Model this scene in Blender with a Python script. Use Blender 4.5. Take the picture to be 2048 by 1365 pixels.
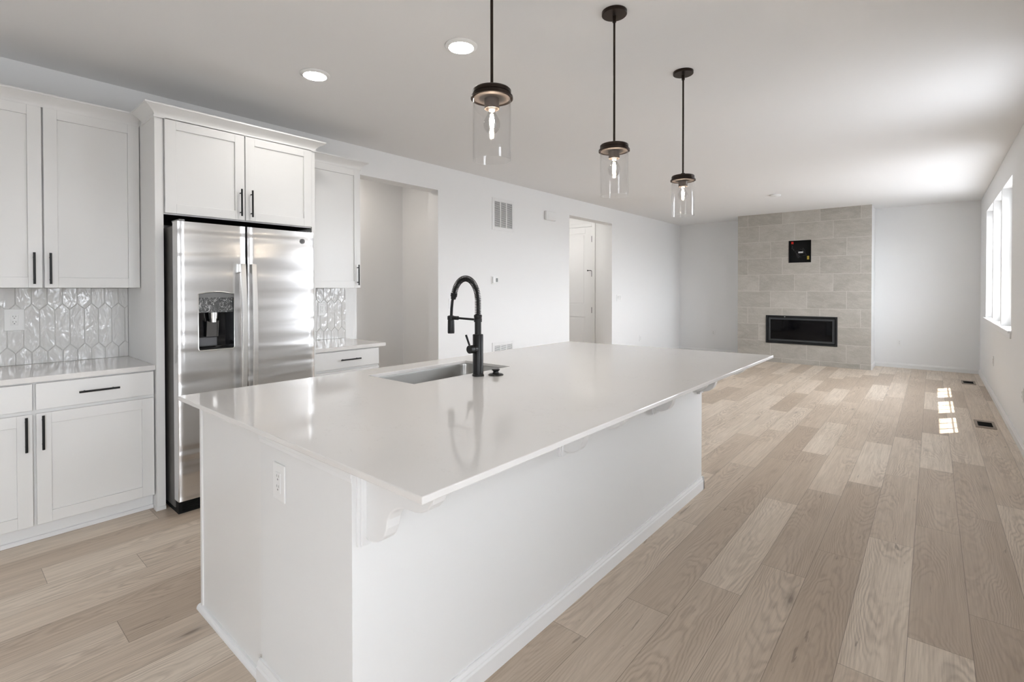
import bpy, bmesh, math, random
from mathutils import Vector, Matrix
random.seed(7)
for o in list(bpy.data.objects):
    bpy.data.objects.remove(o)
SC = bpy.context.scene
COL = SC.collection
PI = math.pi

# ------------------------------------------------------------------ camera
YAW, PITCH, ROLL = 0.7072, -0.0108, -0.0011
F_PX, CX, CY = 992.05, 1016.88, 589.05
cam_d = bpy.data.cameras.new('camera')
cam = bpy.data.objects.new('camera', cam_d)
COL.objects.link(cam)
fw = Vector((-math.sin(YAW) * math.cos(PITCH), math.cos(YAW) * math.cos(PITCH), math.sin(PITCH)))
rt = Vector((math.cos(YAW), math.sin(YAW), 0))
up = rt.cross(fw)
rt2 = rt * math.cos(ROLL) + up * math.sin(ROLL)
up2 = up * math.cos(ROLL) - rt * math.sin(ROLL)
m = Matrix((rt2, up2, -fw)).transposed().to_4x4()
m.translation = Vector((4.2298, 0, 1.3519))
cam.matrix_world = m
cam_d.sensor_width = 36
cam_d.lens = F_PX / 2048 * 36
cam_d.shift_x = (1024 - CX) / 2048
cam_d.shift_y = -(682.5 - CY) / 2048
cam_d.clip_start = 0.05
SC.camera = cam

# ------------------------------------------------------------------ world, sun, exposure
W, D, H = 4.805, 10.753, 2.74
YB = -2.6                     # wall behind the camera
SC.view_settings.view_transform = 'Standard'
SC.view_settings.look = 'None'
SC.view_settings.gamma = 1
SC.view_settings.use_curve_mapping = False
SC.view_settings.exposure = 1.15
world = bpy.data.worlds.new('sky')
SC.world = world
world.use_nodes = True
bg = world.node_tree.nodes['Background']
bg.inputs[0].default_value = (0.92, 0.965, 1.03, 1)
# hazy bright sky, brighter towards the sun's side, ground below the horizon darker
wn_ = world.node_tree
_tc = wn_.nodes.new('ShaderNodeTexCoord')
_dot = wn_.nodes.new('ShaderNodeVectorMath')
_dot.operation = 'DOT_PRODUCT'
_dot.inputs[1].default_value = (.63, .77, 0)
wn_.links.new(_tc.outputs['Generated'], _dot.inputs[0])
_mr = wn_.nodes.new('ShaderNodeMapRange')
for _i, _v in enumerate((-1, 1)):
    _mr.inputs[1 + _i].default_value = _v
_mr.inputs[3].default_value = SKY_LOW = 1.3
_mr.inputs[4].default_value = SKY_HIGH = 9.5
wn_.links.new(_dot.outputs['Value'], _mr.inputs[0])
_sp = wn_.nodes.new('ShaderNodeSeparateXYZ')
wn_.links.new(_tc.outputs['Generated'], _sp.inputs[0])
_gr = wn_.nodes.new('ShaderNodeMapRange')
for _i, _v in enumerate((-.03, .03, .38, 1)):
    _gr.inputs[1 + _i].default_value = _v
wn_.links.new(_sp.outputs[2], _gr.inputs[0])
_mu = wn_.nodes.new('ShaderNodeMath')
_mu.operation = 'MULTIPLY'
wn_.links.new(_mr.outputs[0], _mu.inputs[0])
wn_.links.new(_gr.outputs[0], _mu.inputs[1])
wn_.links.new(_mu.outputs[0], bg.inputs[1])

sun_d = bpy.data.lights.new('sun', 'SUN')
sun = bpy.data.objects.new('sun', sun_d)
COL.objects.link(sun)
sun_d.energy = 8
sun_d.angle = 0.009
sun_d.color = (1, 0.94, 0.84)
# light runs towards -X, -Y and down (2.65 m down per metre of X)
sun.rotation_euler = Vector((-1, -1.23, -2.65)).to_track_quat('-Z', 'Y').to_euler()
sun.location = (8, 14, 8)


def portal(name, loc, rot, sx, sy):
    d = bpy.data.lights.new(name, 'AREA')
    d.shape = 'RECTANGLE'
    d.size, d.size_y = sx, sy
    d.cycles.is_portal = True
    o = bpy.data.objects.new(name, d)
    COL.objects.link(o)
    o.location = loc
    o.rotation_euler = rot
    return o


ADDED_DOOR_Y = (-1.35, -0.2)           # glass patio door added out of view to let daylight in
ADDED_BACKWIN = (0.8, 1.2)          # window added behind the camera for daylight
ADDED_SIDE_Y = [(1.1, 1.6), (4.2, 5.35)]   # two windows added right of the picture as fill light
WIN_Y = [(6.745, 7.655), (7.73, 8.66), (8.735, 9.70)]
ZS, ZT = 0.945, 2.44
portal('daylight_portal', (W + .2, sum(ADDED_DOOR_Y) / 2, 1.05), (0, PI / 2, 0), 2.3, ADDED_DOOR_Y[1] - ADDED_DOOR_Y[0])
portal('daylight_portal', ((ADDED_BACKWIN[0] + ADDED_BACKWIN[1]) / 2, YB - .2, 1.5), (PI / 2, 0, 0), ADDED_BACKWIN[1] - ADDED_BACKWIN[0], 2.1)
portal('daylight_portal', (W + .2, 4.72, 1.7), (0, PI / 2, 0), 1.6, 1.4)
portal('daylight_portal', (W + .2, 1.38, 1.7), (0, PI / 2, 0), 1.6, .7)
portal('daylight_portal', (W + .2, 8.22, 1.7), (0, PI / 2, 0), 1.6, 3.0)


# ------------------------------------------------------------------ node helpers
class NT:
    def __init__(s, name):
        s.m = bpy.data.materials.new(name)
        s.m.use_nodes = True
        s.t = s.m.node_tree
        s.t.nodes.clear()
        s.out = s.t.nodes.new('ShaderNodeOutputMaterial')

    def n(s, typ, **kw):
        nd = s.t.nodes.new('ShaderNode' + typ)
        for k, v in kw.items():
            if k.startswith('i_'):
                key = k[2:]
                key = int(key) if key.isdigit() else key.replace('_', ' ')
                s.set(nd.inputs[key], v)
            else:
                setattr(nd, k, v)
        return nd

    def set(s, sock, v):
        if isinstance(v, bpy.types.NodeSocket):
            s.t.links.new(v, sock)
        else:
            sock.default_value = v

    def math(s, op, a, b=None, c=None):
        nd = s.t.nodes.new('ShaderNodeMath')
        nd.operation = op
        s.set(nd.inputs[0], a)
        if b is not None:
            s.set(nd.inputs[1], b)
        if c is not None:
            s.set(nd.inputs[2], c)
        return nd.outputs[0]

    def mix(s, f, a, b, blend='MIX'):
        nd = s.t.nodes.new('ShaderNodeMix')
        nd.data_type = 'RGBA'
        nd.blend_type = blend
        s.set(nd.inputs[0], f)
        s.set(nd.inputs[6], a)
        s.set(nd.inputs[7], b)
        return nd.outputs[2]

    def ramp(s, f, stops):
        nd = s.t.nodes.new('ShaderNodeValToRGB')
        s.set(nd.inputs[0], f)
        e = nd.color_ramp.elements
        while len(e) > 1:
            e.remove(e[-1])
        e[0].position = stops[0][0]
        e[0].color = stops[0][1]
        for p, c in stops[1:]:
            q = e.new(p)
            q.color = c
        return nd.outputs[0]

    def xyz(s):
        tc = s.n('TexCoord')
        sp = s.n('SeparateXYZ', i_0=tc.outputs['Object'])
        return tc.outputs['Object'], sp.outputs[0], sp.outputs[1], sp.outputs[2]

    def vec(s, x, y, z=0.0):
        nd = s.n('CombineXYZ')
        s.set(nd.inputs[0], x)
        s.set(nd.inputs[1], y)
        s.set(nd.inputs[2], z)
        return nd.outputs[0]

    def noise(s, vec, scale, detail=2.0, rough=.5, dist=0.0):
        nd = s.n('TexNoise')
        s.set(nd.inputs['Vector'], vec)
        s.set(nd.inputs['Scale'], scale)
        nd.inputs['Detail'].default_value = detail
        nd.inputs['Roughness'].default_value = rough
        nd.inputs['Distortion'].default_value = dist
        return nd.outputs[0]

    def bump(s, h, strength, dist):
        nd = s.n('Bump', i_Strength=strength, i_Distance=dist)
        s.set(nd.inputs['Height'], h)
        return nd.outputs[0]

    def pbr(s, col, rough=.5, metal=0.0, spec=.5, normal=None, **kw):
        b = s.n('BsdfPrincipled')
        s.set(b.inputs['Base Color'], col)
        s.set(b.inputs['Roughness'], rough)
        s.set(b.inputs['Metallic'], metal)
        s.set(b.inputs['Specular IOR Level'], spec)
        if normal is not None:
            s.set(b.inputs['Normal'], normal)
        for k, v in kw.items():
            s.set(b.inputs[k.replace('_', ' ')], v)
        s.t.links.new(b.outputs[0], s.out.inputs[0])
        return s.m


def c4(r, g=None, b=None):
    if g is None:
        g = b = r
    return (r, g, b, 1)


def simple(name, col, rough=.5, metal=0.0, spec=.5, bump=0.0, scale=200.0):
    t = NT(name)
    nrm = None
    v = t.xyz()[0]
    nz = t.noise(v, scale, 2)
    if bump:
        nrm = t.bump(nz, bump, .001)
    cc = t.mix(t.math('MULTIPLY', nz, .05), c4(*col), c4(*[x * .9 for x in col]))
    return t.pbr(cc, rough, metal, spec, nrm)


M = {}
M['wall'] = simple('wall_paint', (.87, .87, .865), .85, 0, .3, .12, 260)
M['ceiling'] = simple('ceiling_paint', (.86, .855, .85), .95, 0, .2, .1, 200)
M['trim'] = simple('trim_paint', (.84, .84, .835), .35, 0, .5)
M['cabinet'] = simple('cabinet_paint', (.80, .795, .78), .32, 0, .5)
M['island'] = simple('island_paint', (.80, .80, .79), .6, 0, .4, .05, 180)
M['plastic'] = simple('white_plastic', (.86, .86, .85), .3)
M['plastic_grey'] = simple('grey_plastic', (.22, .22, .22), .35)
M['black'] = simple('matte_black_metal', (.007, .007, .0075), .34, .3, .5)
M['bronze'] = simple('dark_bronze', (.028, .018, .013), .35, .7, .5)
M['bronze_light'] = simple('bronze_inner', (.10, .08, .07), .5, .4, .5)
M['black_gloss'] = simple('black_gloss', (.006, .006, .007), .08)
M['black_matte'] = simple('black_interior', (.008, .008, .008), .7, 0, .2)
M['dark_grey'] = simple('dark_grey_enamel', (.10, .095, .09), .45, .2)
M['firebox_metal'] = simple('firebox_frame_metal', (.018, .019, .021), .4, .4)
M['firebox_bezel'] = simple('firebox_bezel_metal', (.055, .06, .065), .4, .5)
M['hole'] = simple('dark_slot', (.01, .01, .01), .9, 0, .1)
M['wood_raw'] = simple('raw_plywood', (.45, .34, .22), .7)
M['shadow_gap'] = simple('vent_backing', (.10, .10, .10), .9)
M['register'] = simple('brown_register', (.24, .185, .135), .45)
M['screen'] = simple('grey_screen', (.16, .17, .16), .25)
M['sticker_red'] = simple('red_sticker', (.75, .03, .015), .5)
M['sticker_yellow'] = simple('yellow_sticker', (.70, .52, .08), .5)
M['sticker_white'] = simple('white_sticker', (.75, .75, .75), .5)
M['wire'] = simple('grey_wire', (.07, .07, .07), .5)
M['tray'] = simple('grey_dispenser_plastic', (.12, .12, .125), .4)
M['hinge_grey'] = simple('hinge_cap_grey', (.18, .18, .18), .4)


def mat_steel(name, base, rough, wav, horiz=True):
    t = NT(name)
    v, x, y, z = t.xyz()
    if horiz:
        big = t.noise(t.vec(x, t.math('MULTIPLY', y, .45), t.math('MULTIPLY', z, 5.0)), 1.5, 1.0, .4, .6)
        fine = t.noise(t.vec(x, t.math('MULTIPLY', y, 1.5), t.math('MULTIPLY', z, 260)), 1.5, 2)
    else:
        big = t.noise(t.vec(t.math('MULTIPLY', x, 3), t.math('MULTIPLY', y, 3), z), 1.5, 1)
        fine = t.noise(t.vec(t.math('MULTIPLY', x, 2), t.math('MULTIPLY', y, 2), t.math('MULTIPLY', z, 200)), 1.5, 2)
    nrm = t.bump(big, wav, .05)
    col = t.mix(fine, c4(*[b * .9 for b in base]), c4(*base))
    r = t.math('MULTIPLY_ADD', fine, .06, rough)
    return t.pbr(col, r, 1.0, .5, nrm)


M['steel'] = mat_steel('brushed_steel', (.72, .715, .71), .21, .26)
M['steel_handle'] = mat_steel('brushed_steel_handle', (.72, .71, .69), .28, .02, False)
M['sink_steel'] = mat_steel('sink_steel', (.47, .46, .44), .27, .012, False)


def mat_quartz():
    t = NT('white_quartz')
    v = t.xyz()[0]
    n1 = t.noise(v, 2.2, 6, .6, 1.6)
    n2 = t.noise(v, 9, 4, .6, 1.2)
    vein = t.math('ABSOLUTE', t.math('SUBTRACT', n2, .5))
    vein = t.math('MULTIPLY', t.math('LESS_THAN', vein, .006), t.math('GREATER_THAN', n1, .56))
    sp = t.noise(v, 420, 2)
    base = t.mix(sp, c4(.735, .715, .69), c4(.77, .75, .725))
    base = t.mix(t.math('MULTIPLY', vein, .16), base, c4(.45, .42, .39))
    return t.pbr(base, .07, 0, .5)


M['quartz'] = mat_quartz()


def mat_floor():
    t = NT('oak_plank_floor')
    v, x, y, z = t.xyz()
    cf = t.math('DIVIDE', t.math('SUBTRACT', x, .96), .1885)
    ci = t.math('FLOOR', cf)
    fx = t.math('FRACT', cf)
    rf = t.math('DIVIDE', t.math('SUBTRACT', t.math('SUBTRACT', y, 1.64), t.math('MULTIPLY', t.math('SUBTRACT', ci, 11), .336)), 1.2)
    ri = t.math('FLOOR', rf)
    fy = t.math('FRACT', rf)
    wn = t.n('TexWhiteNoise', noise_dimensions='3D')
    t.set(wn.inputs['Vector'], t.vec(ci, ri, 3.0))
    r = wn.outputs['Value']
    rc = t.n('SeparateColor', i_0=wn.outputs['Color'])
    r1, r2 = rc.outputs[1], rc.outputs[2]
    ox = t.math('MULTIPLY', r1, 37.0)
    oy = t.math('MULTIPLY', r2, 53.0)
    px = t.math('ADD', x, ox)
    py = t.math('ADD', y, oy)
    # fine straight grain
    g1 = t.noise(t.vec(t.math('MULTIPLY', px, 150), t.math('MULTIPLY', py, 4.0), r), 1.0, 4, .62, .2)
    g0 = t.noise(t.vec(t.math('MULTIPLY', px, 38), t.math('MULTIPLY', py, 1.6), r), 1.0, 3, .6, .3)
    # cathedral figure: nested arches running along the plank
    xl = t.math('MULTIPLY', t.math('ADD', t.math('SUBTRACT', fx, .5), t.math('MULTIPLY', t.math('SUBTRACT', r2, .5), .7)), .1885)
    wob = t.noise(t.vec(t.math('MULTIPLY', px, 9), t.math('MULTIPLY', py, 2.3), r), 1.0, 3, .5, .3)
    sgn = t.math('SUBTRACT', t.math('MULTIPLY', t.math('GREATER_THAN', r1, .5), 2.0), 1.0)
    arch = t.math('ADD', t.math('MULTIPLY', t.math('MULTIPLY', xl, xl), 190.0), t.math('MULTIPLY', t.math('MULTIPLY', y, 2.1), sgn))
    arch = t.math('MULTIPLY_ADD', wob, 2.4, arch)
    ring = t.math('MULTIPLY_ADD', t.math('SINE', t.math('MULTIPLY', arch, 19.0)), .5, .5)
    ring = t.math('POWER', ring, 1.8)
    ring = t.math('MULTIPLY', ring, t.math('MULTIPLY_ADD', g1, 1.1, .25))
    figm = t.ramp(t.noise(t.vec(t.math('MULTIPLY', px, 3.0), t.math('MULTIPLY', py, 1.1), 9.0), 1.0, 1), [(.40, c4(.12)), (.58, c4(1))])
    br = t.noise(t.vec(t.math('MULTIPLY', px, 9), t.math('MULTIPLY', py, .9), r), 1.0, 2, .5)
    # knots, small and drawn out along the grain
    vo = t.n('TexVoronoi', feature='F1')
    t.set(vo.inputs['Vector'], t.vec(t.math('MULTIPLY', px, 4.6), t.math('MULTIPLY', py, 1.25), r))
    vo.inputs['Scale'].default_value = 1.0
    kn = t.ramp(t.math('ADD', vo.outputs['Distance'], t.math('MULTIPLY', t.math('SUBTRACT', g0, .5), .09)),
                [(.010, c4(1)), (.045, c4(.35)), (.13, c4(0))])
    cr = t.noise(t.vec(t.math('MULTIPLY', px, 22), t.math('MULTIPLY', py, 2.2), 4.0), 1.0, 4, .6, 1.6)
    crack = t.ramp(cr, [(.665, c4(0)), (.71, c4(1))])
    light = c4(.77, .665, .55)
    mid = c4(.66, .55, .44)
    dark = c4(.52, .42, .325)
    tone = t.math('MULTIPLY_ADD', br, .6, t.math('MULTIPLY_ADD', r, 1.25, -.42))
    base = t.ramp(tone, [(0.0, light), (.5, mid), (1.0, dark)])
    base = t.mix(t.math('MULTIPLY', t.math('MULTIPLY', ring, figm), .46), base, c4(.27, .20, .15))
    gr = t.ramp(g1, [(.40, c4(0)), (.68, c4(1))])
    base = t.mix(t.math('MULTIPLY', gr, .30), base, c4(.30, .23, .17))
    base = t.mix(t.math('MULTIPLY', t.ramp(g0, [(.45, c4(0)), (.75, c4(1))]), .30), base, c4(.33, .255, .19))
    base = t.mix(t.math('MULTIPLY', kn, .65), base, c4(.11, .08, .06))
    base = t.mix(t.math('MULTIPLY', crack, .50), base, c4(.16, .12, .09))
    ex = t.math('MULTIPLY', t.math('MINIMUM', fx, t.math('SUBTRACT', 1.0, fx)), .1885)
    ey = t.math('MULTIPLY', t.math('MINIMUM', fy, t.math('SUBTRACT', 1.0, fy)), 1.2)
    e = t.math('MINIMUM', ex, ey)
    seam = t.math('LESS_THAN', e, .0011)
    base = t.mix(t.math('MULTIPLY', seam, .6), base, c4(.10, .075, .055))
    hgt = t.math('SUBTRACT', t.math('MULTIPLY', g1, -.3), seam)
    nrm = t.bump(hgt, .25, .001)
    return t.pbr(base, t.math('MULTIPLY_ADD', g1, .12, .36), 0, .42, nrm)


M['floor'] = mat_floor()


def mat_stone():
    t = NT('stone_look_tile')
    v, x, y, z = t.xyz()
    rf = t.math('DIVIDE', t.math('SUBTRACT', z, .085), .305)
    ri = t.math('FLOOR', rf)
    fz = t.math('FRACT', rf)
    cf = t.math('DIVIDE', t.math('ADD', t.math('SUBTRACT', x, 1.955), t.math('MULTIPLY', t.math('SUBTRACT', ri, 3), .195)), .585)
    ci = t.math('FLOOR', cf)
    fx = t.math('FRACT', cf)
    wn = t.n('TexWhiteNoise', noise_dimensions='3D')
    t.set(wn.inputs['Vector'], t.vec(ci, ri, 1.0))
    r = wn.outputs['Value']
    off = t.math('MULTIPLY', r, 30)
    pv = t.vec(t.math('ADD', x, off), t.math('MULTIPLY', z, 1.8), off)
    n1 = t.noise(pv, 3.2, 6, .62, 1.0)
    n2 = t.noise(t.vec(t.math('ADD', t.math('MULTIPLY', x, 3), off), t.math('ADD', t.math('MULTIPLY', z, 8), t.math('MULTIPLY', x, 2)), off), 3.0, 5, .65, .8)
    base = t.ramp(t.math('MULTIPLY_ADD', n1, .75, t.math('MULTIPLY_ADD', r, .22, 0.0)),
                  [(.22, c4(.36, .335, .295)), (.48, c4(.445, .42, .375)), (.75, c4(.54, .515, .47))])
    base = t.mix(t.math('MULTIPLY', t.ramp(n2, [(.45, c4(0)), (.7, c4(1))]), .35), base, c4(.60, .575, .53))
    n3 = t.noise(v, 70, 4, .7, .3)
    base = t.mix(t.math('MULTIPLY', t.ramp(n3, [(.42, c4(0)), (.66, c4(1))]), .28), base, c4(.30, .27, .235))
    ex = t.math('MULTIPLY', t.math('MINIMUM', fx, t.math('SUBTRACT', 1.0, fx)), .585)
    ez = t.math('MULTIPLY', t.math('MINIMUM', fz, t.math('SUBTRACT', 1.0, fz)), .305)
    e = t.math('MINIMUM', ex, ez)
    g = t.math('MULTIPLY', t.math('LESS_THAN', e, .0022), .75)
    base = t.mix(g, base, c4(.70, .68, .64))
    nrm = t.bump(t.math('SUBTRACT', t.math('MULTIPLY', n2, .4), g), .4, .0015)
    return t.pbr(base, .5, 0, .4, nrm)


M['stone'] = mat_stone()


def mat_hextile():
    t = NT('glazed_white_tile')
    v, x, y, z = t.xyz()
    at = t.n('Attribute', attribute_name='tile_rand')
    off = t.math('MULTIPLY', at.outputs['Fac'], 40)
    n1 = t.noise(t.vec(off, t.math('MULTIPLY', y, 17), t.math('MULTIPLY_ADD', z, 9, off)), 1.0, 2, .5, .9)
    nrm = t.bump(n1, .45, .012)
    return t.pbr(t.mix(n1, c4(.69, .68, .665), c4(.76, .75, .735)), .09, 0, .6, nrm)


M['hex'] = mat_hextile()
M['grout'] = simple('tile_grout', (.66, .65, .63), .9)


def mat_clear(name, ior=1.45, tint=1.0, rough=0.0, refl=1.0):
    t = NT(name)
    tr = t.n('BsdfTransparent')
    tr.inputs[0].default_value = c4(tint)
    gl = t.n('BsdfGlossy')
    gl.inputs['Roughness'].default_value = rough
    fr = t.n('Fresnel', i_IOR=ior)
    ge = t.n('NewGeometry')
    front = t.math('SUBTRACT', 1.0, ge.outputs['Backfacing'])
    mx = t.n('MixShader')
    t.set(mx.inputs[0], t.math('MULTIPLY', t.math('MULTIPLY', fr.outputs[0], front), refl))
    t.t.links.new(tr.outputs[0], mx.inputs[1])
    t.t.links.new(gl.outputs[0], mx.inputs[2])
    t.t.links.new(mx.outputs[0], t.out.inputs[0])
    return t.m


M['pendant_glass'] = mat_clear('clear_pendant_glass', 1.62, .985)
M['bulb_glass'] = mat_clear('clear_bulb_glass', 1.6, .90)
M['window_glass'] = mat_clear('window_glass', 1.45, .97)
M['fire_glass'] = simple('dark_fireplace_glass', (.003, .003, .004), .04, 0, .22)


def mat_emit(name, col, strength):
    t = NT(name)
    e = t.n('Emission', i_Color=c4(*col), i_Strength=strength)
    t.t.links.new(e.outputs[0], t.out.inputs[0])
    return t.m


M['led'] = mat_emit('lit_led_disc', (1, .97, .93), 48)
M['filament'] = mat_emit('lit_filament', (1, .86, .68), 120)
M['fixture_lamp'] = mat_emit('lit_hall_lamp', (1, .97, .93), 32)
M['pantry_lamp'] = mat_emit('lit_pantry_lamp', (1, .92, .84), 25)


def mat_film():
    t = NT('control_panel_under_film')
    v, x, y, z = t.xyz()
    n = t.noise(v, 17, 3, .6, 2.2)
    ln = t.math('LESS_THAN', t.math('ABSOLUTE', t.math('SUBTRACT', n, .5)), .012)
    n2 = t.noise(v, 60, 2, .5, 1.0)
    col = t.mix(t.ramp(n2, [(.5, c4(0)), (.75, c4(.35))]), c4(.085, .088, .088), c4(.4))
    col = t.mix(t.math('MULTIPLY', ln, .8), col, c4(.75))
    return t.pbr(col, .2, 0, .6, t.bump(n, .5, .003))


M['film'] = mat_film()


# ------------------------------------------------------------------ mesh helpers
class MB:
    def __init__(s):
        s.v, s.f = [], []

    def add(s, vs, fs):
        k = len(s.v)
        s.v += [tuple(a) for a in vs]
        s.f += [tuple(i + k for i in f) for f in fs]
        return s

    def box(s, x0, x1, y0, y1, z0, z1):
        vs = [(x0, y0, z0), (x1, y0, z0), (x1, y1, z0), (x0, y1, z0), (x0, y0, z1), (x1, y0, z1), (x1, y1, z1), (x0, y1, z1)]
        return s.add(vs, [(0, 3, 2, 1), (4, 5, 6, 7), (0, 1, 5, 4), (1, 2, 6, 5), (2, 3, 7, 6), (3, 0, 4, 7)])

    def prism(s, poly, axis, a0, a1):
        # poly: 2-D points (the two other axes in order), extruded along axis 0/1/2
        n = len(poly)

        def P(q, a):
            return [(a, q[0], q[1]), (q[0], a, q[1]), (q[0], q[1], a)][axis]
        vs = [P(q, a0) for q in poly] + [P(q, a1) for q in poly]
        fs = [tuple(range(n))[::-1], tuple(range(n, 2 * n))]
        fs += [(i, (i + 1) % n, n + (i + 1) % n, n + i) for i in range(n)]
        return s.add(vs, fs)

    def lathe(s, prof, c=(0, 0, 0), seg=32, axis=2, closed=False):
        # prof: (radius, height) list
        n = len(prof)
        vs = []
        for i in range(seg):
            a = 2 * PI * i / seg
            for r, h in prof:
                p = [(h, r * math.cos(a), r * math.sin(a)), (r * math.cos(a), h, r * math.sin(a)), (r * math.cos(a), r * math.sin(a), h)][axis]
                vs.append((p[0] + c[0], p[1] + c[1], p[2] + c[2]))
        fs = []
        for i in range(seg):
            j = (i + 1) % seg
            for k in range(n if closed else n - 1):
                l = (k + 1) % n
                fs.append((i * n + k, j * n + k, j * n + l, i * n + l))
        if not closed:
            fs.append(tuple(i * n for i in range(seg))[::-1])
            fs.append(tuple(i * n + n - 1 for i in range(seg)))
        return s.add(vs, fs)

    def tube(s, pts, r, seg=10):
        pts = [Vector(p) for p in pts]
        n = len(pts)
        t0 = (pts[1] - pts[0]).normalized()
        ref = Vector((0, 0, 1)) if abs(t0.z) < .9 else Vector((1, 0, 0))
        u = t0.cross(ref).normalized()
        vs = []
        for i, p in enumerate(pts):
            t = (pts[min(i + 1, n - 1)] - pts[max(i - 1, 0)]).normalized()
            u = (u - t * u.dot(t)).normalized()
            w = t.cross(u)
            rr = r[i] if isinstance(r, (list, tuple)) else r
            for k in range(seg):
                a = 2 * PI * k / seg
                vs.append(p + u * rr * math.cos(a) + w * rr * math.sin(a))
        fs = []
        for i in range(n - 1):
            for k in range(seg):
                l = (k + 1) % seg
                fs.append((i * seg + k, i * seg + l, (i + 1) * seg + l, (i + 1) * seg + k))
        fs.append(tuple(range(seg))[::-1])
        fs.append(tuple((n - 1) * seg + k for k in range(seg)))
        return s.add(vs, fs)

    def obj(s, name, mat, parent=None, bevel=0.0, smooth=False, seg=2, angle=40, o=None):
        me = bpy.data.meshes.new(name)
        me.from_pydata(s.v, [], s.f)
        bm = bmesh.new()
        bm.from_mesh(me)
        bmesh.ops.recalc_face_normals(bm, faces=bm.faces)
        if o is not None:
            bmesh.ops.translate(bm, verts=bm.verts, vec=-Vector(o))
        bm.to_mesh(me)
        bm.free()
        ob = bpy.data.objects.new(name, me)
        COL.objects.link(ob)
        me.materials.append(M[mat] if isinstance(mat, str) else mat)
        if o is not None:
            ob.location = o
        if parent is not None:
            ob.parent = parent
            rr = parent
            off = Vector((0, 0, 0))
            while rr is not None:
                off += rr.location
                rr = rr.parent
            if not parent.get('local'):
                ob.location = (Vector(o) if o is not None else Vector((0, 0, 0))) - off
        if parent is not None and parent.get('local'):
            ob['local'] = 1
        if bevel:
            b = ob.modifiers.new('bevel', 'BEVEL')
            b.width = bevel
            b.segments = seg
            b.limit_method = 'ANGLE'
            b.angle_limit = math.radians(30)
        if smooth:
            me.polygons.foreach_set('use_smooth', [True] * len(me.polygons))
            if hasattr(me, 'set_sharp_from_angle'):
                me.set_sharp_from_angle(angle=math.radians(angle))
        return ob


def tag(o, label, cat, group=None, kind=None):
    o['label'] = label
    o['category'] = cat
    if group:
        o['group'] = group
    if kind:
        o['kind'] = kind
    return o


def thing(name, loc, label, cat, group=None, rz=0, local=False):
    o = bpy.data.objects.new(name, None)
    COL.objects.link(o)
    o.location = loc
    o.rotation_euler = (0, 0, rz)
    o.empty_display_size = .05
    tag(o, label, cat, group)
    if local:
        o['local'] = 1
    return o


def struct(o, label=None):
    o['kind'] = 'structure'
    if label:
        o['label'] = label
    return o


def copy_tree(o, parent=None):
    c = o.copy()
    COL.objects.link(c)
    if parent is not None:
        c.parent = parent
    for ch in [q for q in bpy.data.objects if q.parent == o]:
        copy_tree(ch, c)
    return c


def boolean_cut(ob, cutter):
    md = ob.modifiers.new('cut', 'BOOLEAN')
    md.object = cutter
    md.operation = 'DIFFERENCE'
    md.solver = 'EXACT'
    bpy.context.view_layer.update()
    dg = bpy.context.evaluated_depsgraph_get()
    me = bpy.data.meshes.new_from_object(ob.evaluated_get(dg))
    ob.modifiers.clear()
    ob.data = me
    bpy.data.objects.remove(cutter)
    return ob


# ------------------------------------------------------------------ the room shell
struct(MB().box(-2.0, W + .16, YB - .16, D + .2, -.12, 0).obj('floor', 'floor'))
struct(MB().box(-2.0, W + .16, YB - .16, D + .2, H, H + .12).obj('ceiling', 'ceiling'))


def wall_x(name, x0, x1, y0, y1, holes, z1=H, label=None):
    # wall slab in the YZ plane; holes: (ya, yb, za, zb) sorted, not overlapping in y
    mb = MB()
    y = y0
    for ya, yb, za, zb in holes:
        mb.box(x0, x1, y, ya, 0, z1)
        if za > 0:
            mb.box(x0, x1, ya, yb, 0, za)
        if zb < z1:
            mb.box(x0, x1, ya, yb, zb, z1)
        y = yb
    mb.box(x0, x1, y, y1, 0, z1)
    return struct(mb.obj(name, 'wall'), label)


O1 = (2.69, 3.733, 0, 2.465)
O2 = (6.385, 7.714, 0, 2.482)
wall_x('wall_left', -.165, 0, YB, D, [O1, O2])
wall_x('wall_right', W, W + .16, YB, D,
       [(ADDED_DOOR_Y[0], ADDED_DOOR_Y[1], 0.02, 2.1)] + [(a, b, ZS - .02, ZT) for a, b in ADDED_SIDE_Y] + [(a, b, ZS - .02, ZT) for a, b in WIN_Y])
struct(MB().box(-.165, W + .16, D, D + .16, 0, H).obj('wall_far', 'wall'))
mb = MB()
mb.box(-.165, ADDED_BACKWIN[0], YB - .16, YB, 0, H).box(ADDED_BACKWIN[1], W + .16, YB - .16, YB, 0, H)
mb.box(ADDED_BACKWIN[0], ADDED_BACKWIN[1], YB - .16, YB, 0, .5).box(ADDED_BACKWIN[0], ADDED_BACKWIN[1], YB - .16, YB, 2.45, H)
struct(mb.obj('wall_back', 'wall'))
# pantry hall behind the first opening, entry hall behind the second
struct(MB().box(-1.30, -1.20, 1.6, 4.16, 0, H).obj('wall_pantry_back', 'wall'))
struct(MB().box(-1.30, -.165, 4.16, 4.26, 0, H).obj('wall_pantry_side', 'wall'))
struct(MB().box(-1.30, -.165, 1.5, 1.6, 0, H).obj('wall_pantry_near', 'wall'))
# entry hall: door wall at y = 7.95
DW = 7.95
DX0, DX1, DZ = -1.41, -.535, 2.505
mb = MB().box(-1.9, DX0, DW, DW + .12, 0, H).box(DX1, -.165, DW, DW + .12, 0, H).box(DX0, DX1, DW, DW + .12, DZ, H)
struct(mb.obj('wall_entry_door_side', 'wall'))
struct(MB().box(-2.0, -1.9, 4.4, DW + .12, 0, H).obj('wall_entry_back', 'wall'))
struct(MB().box(-1.9, -.165, 4.3, 4.4, 0, H).obj('wall_entry_near', 'wall'))


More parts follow.
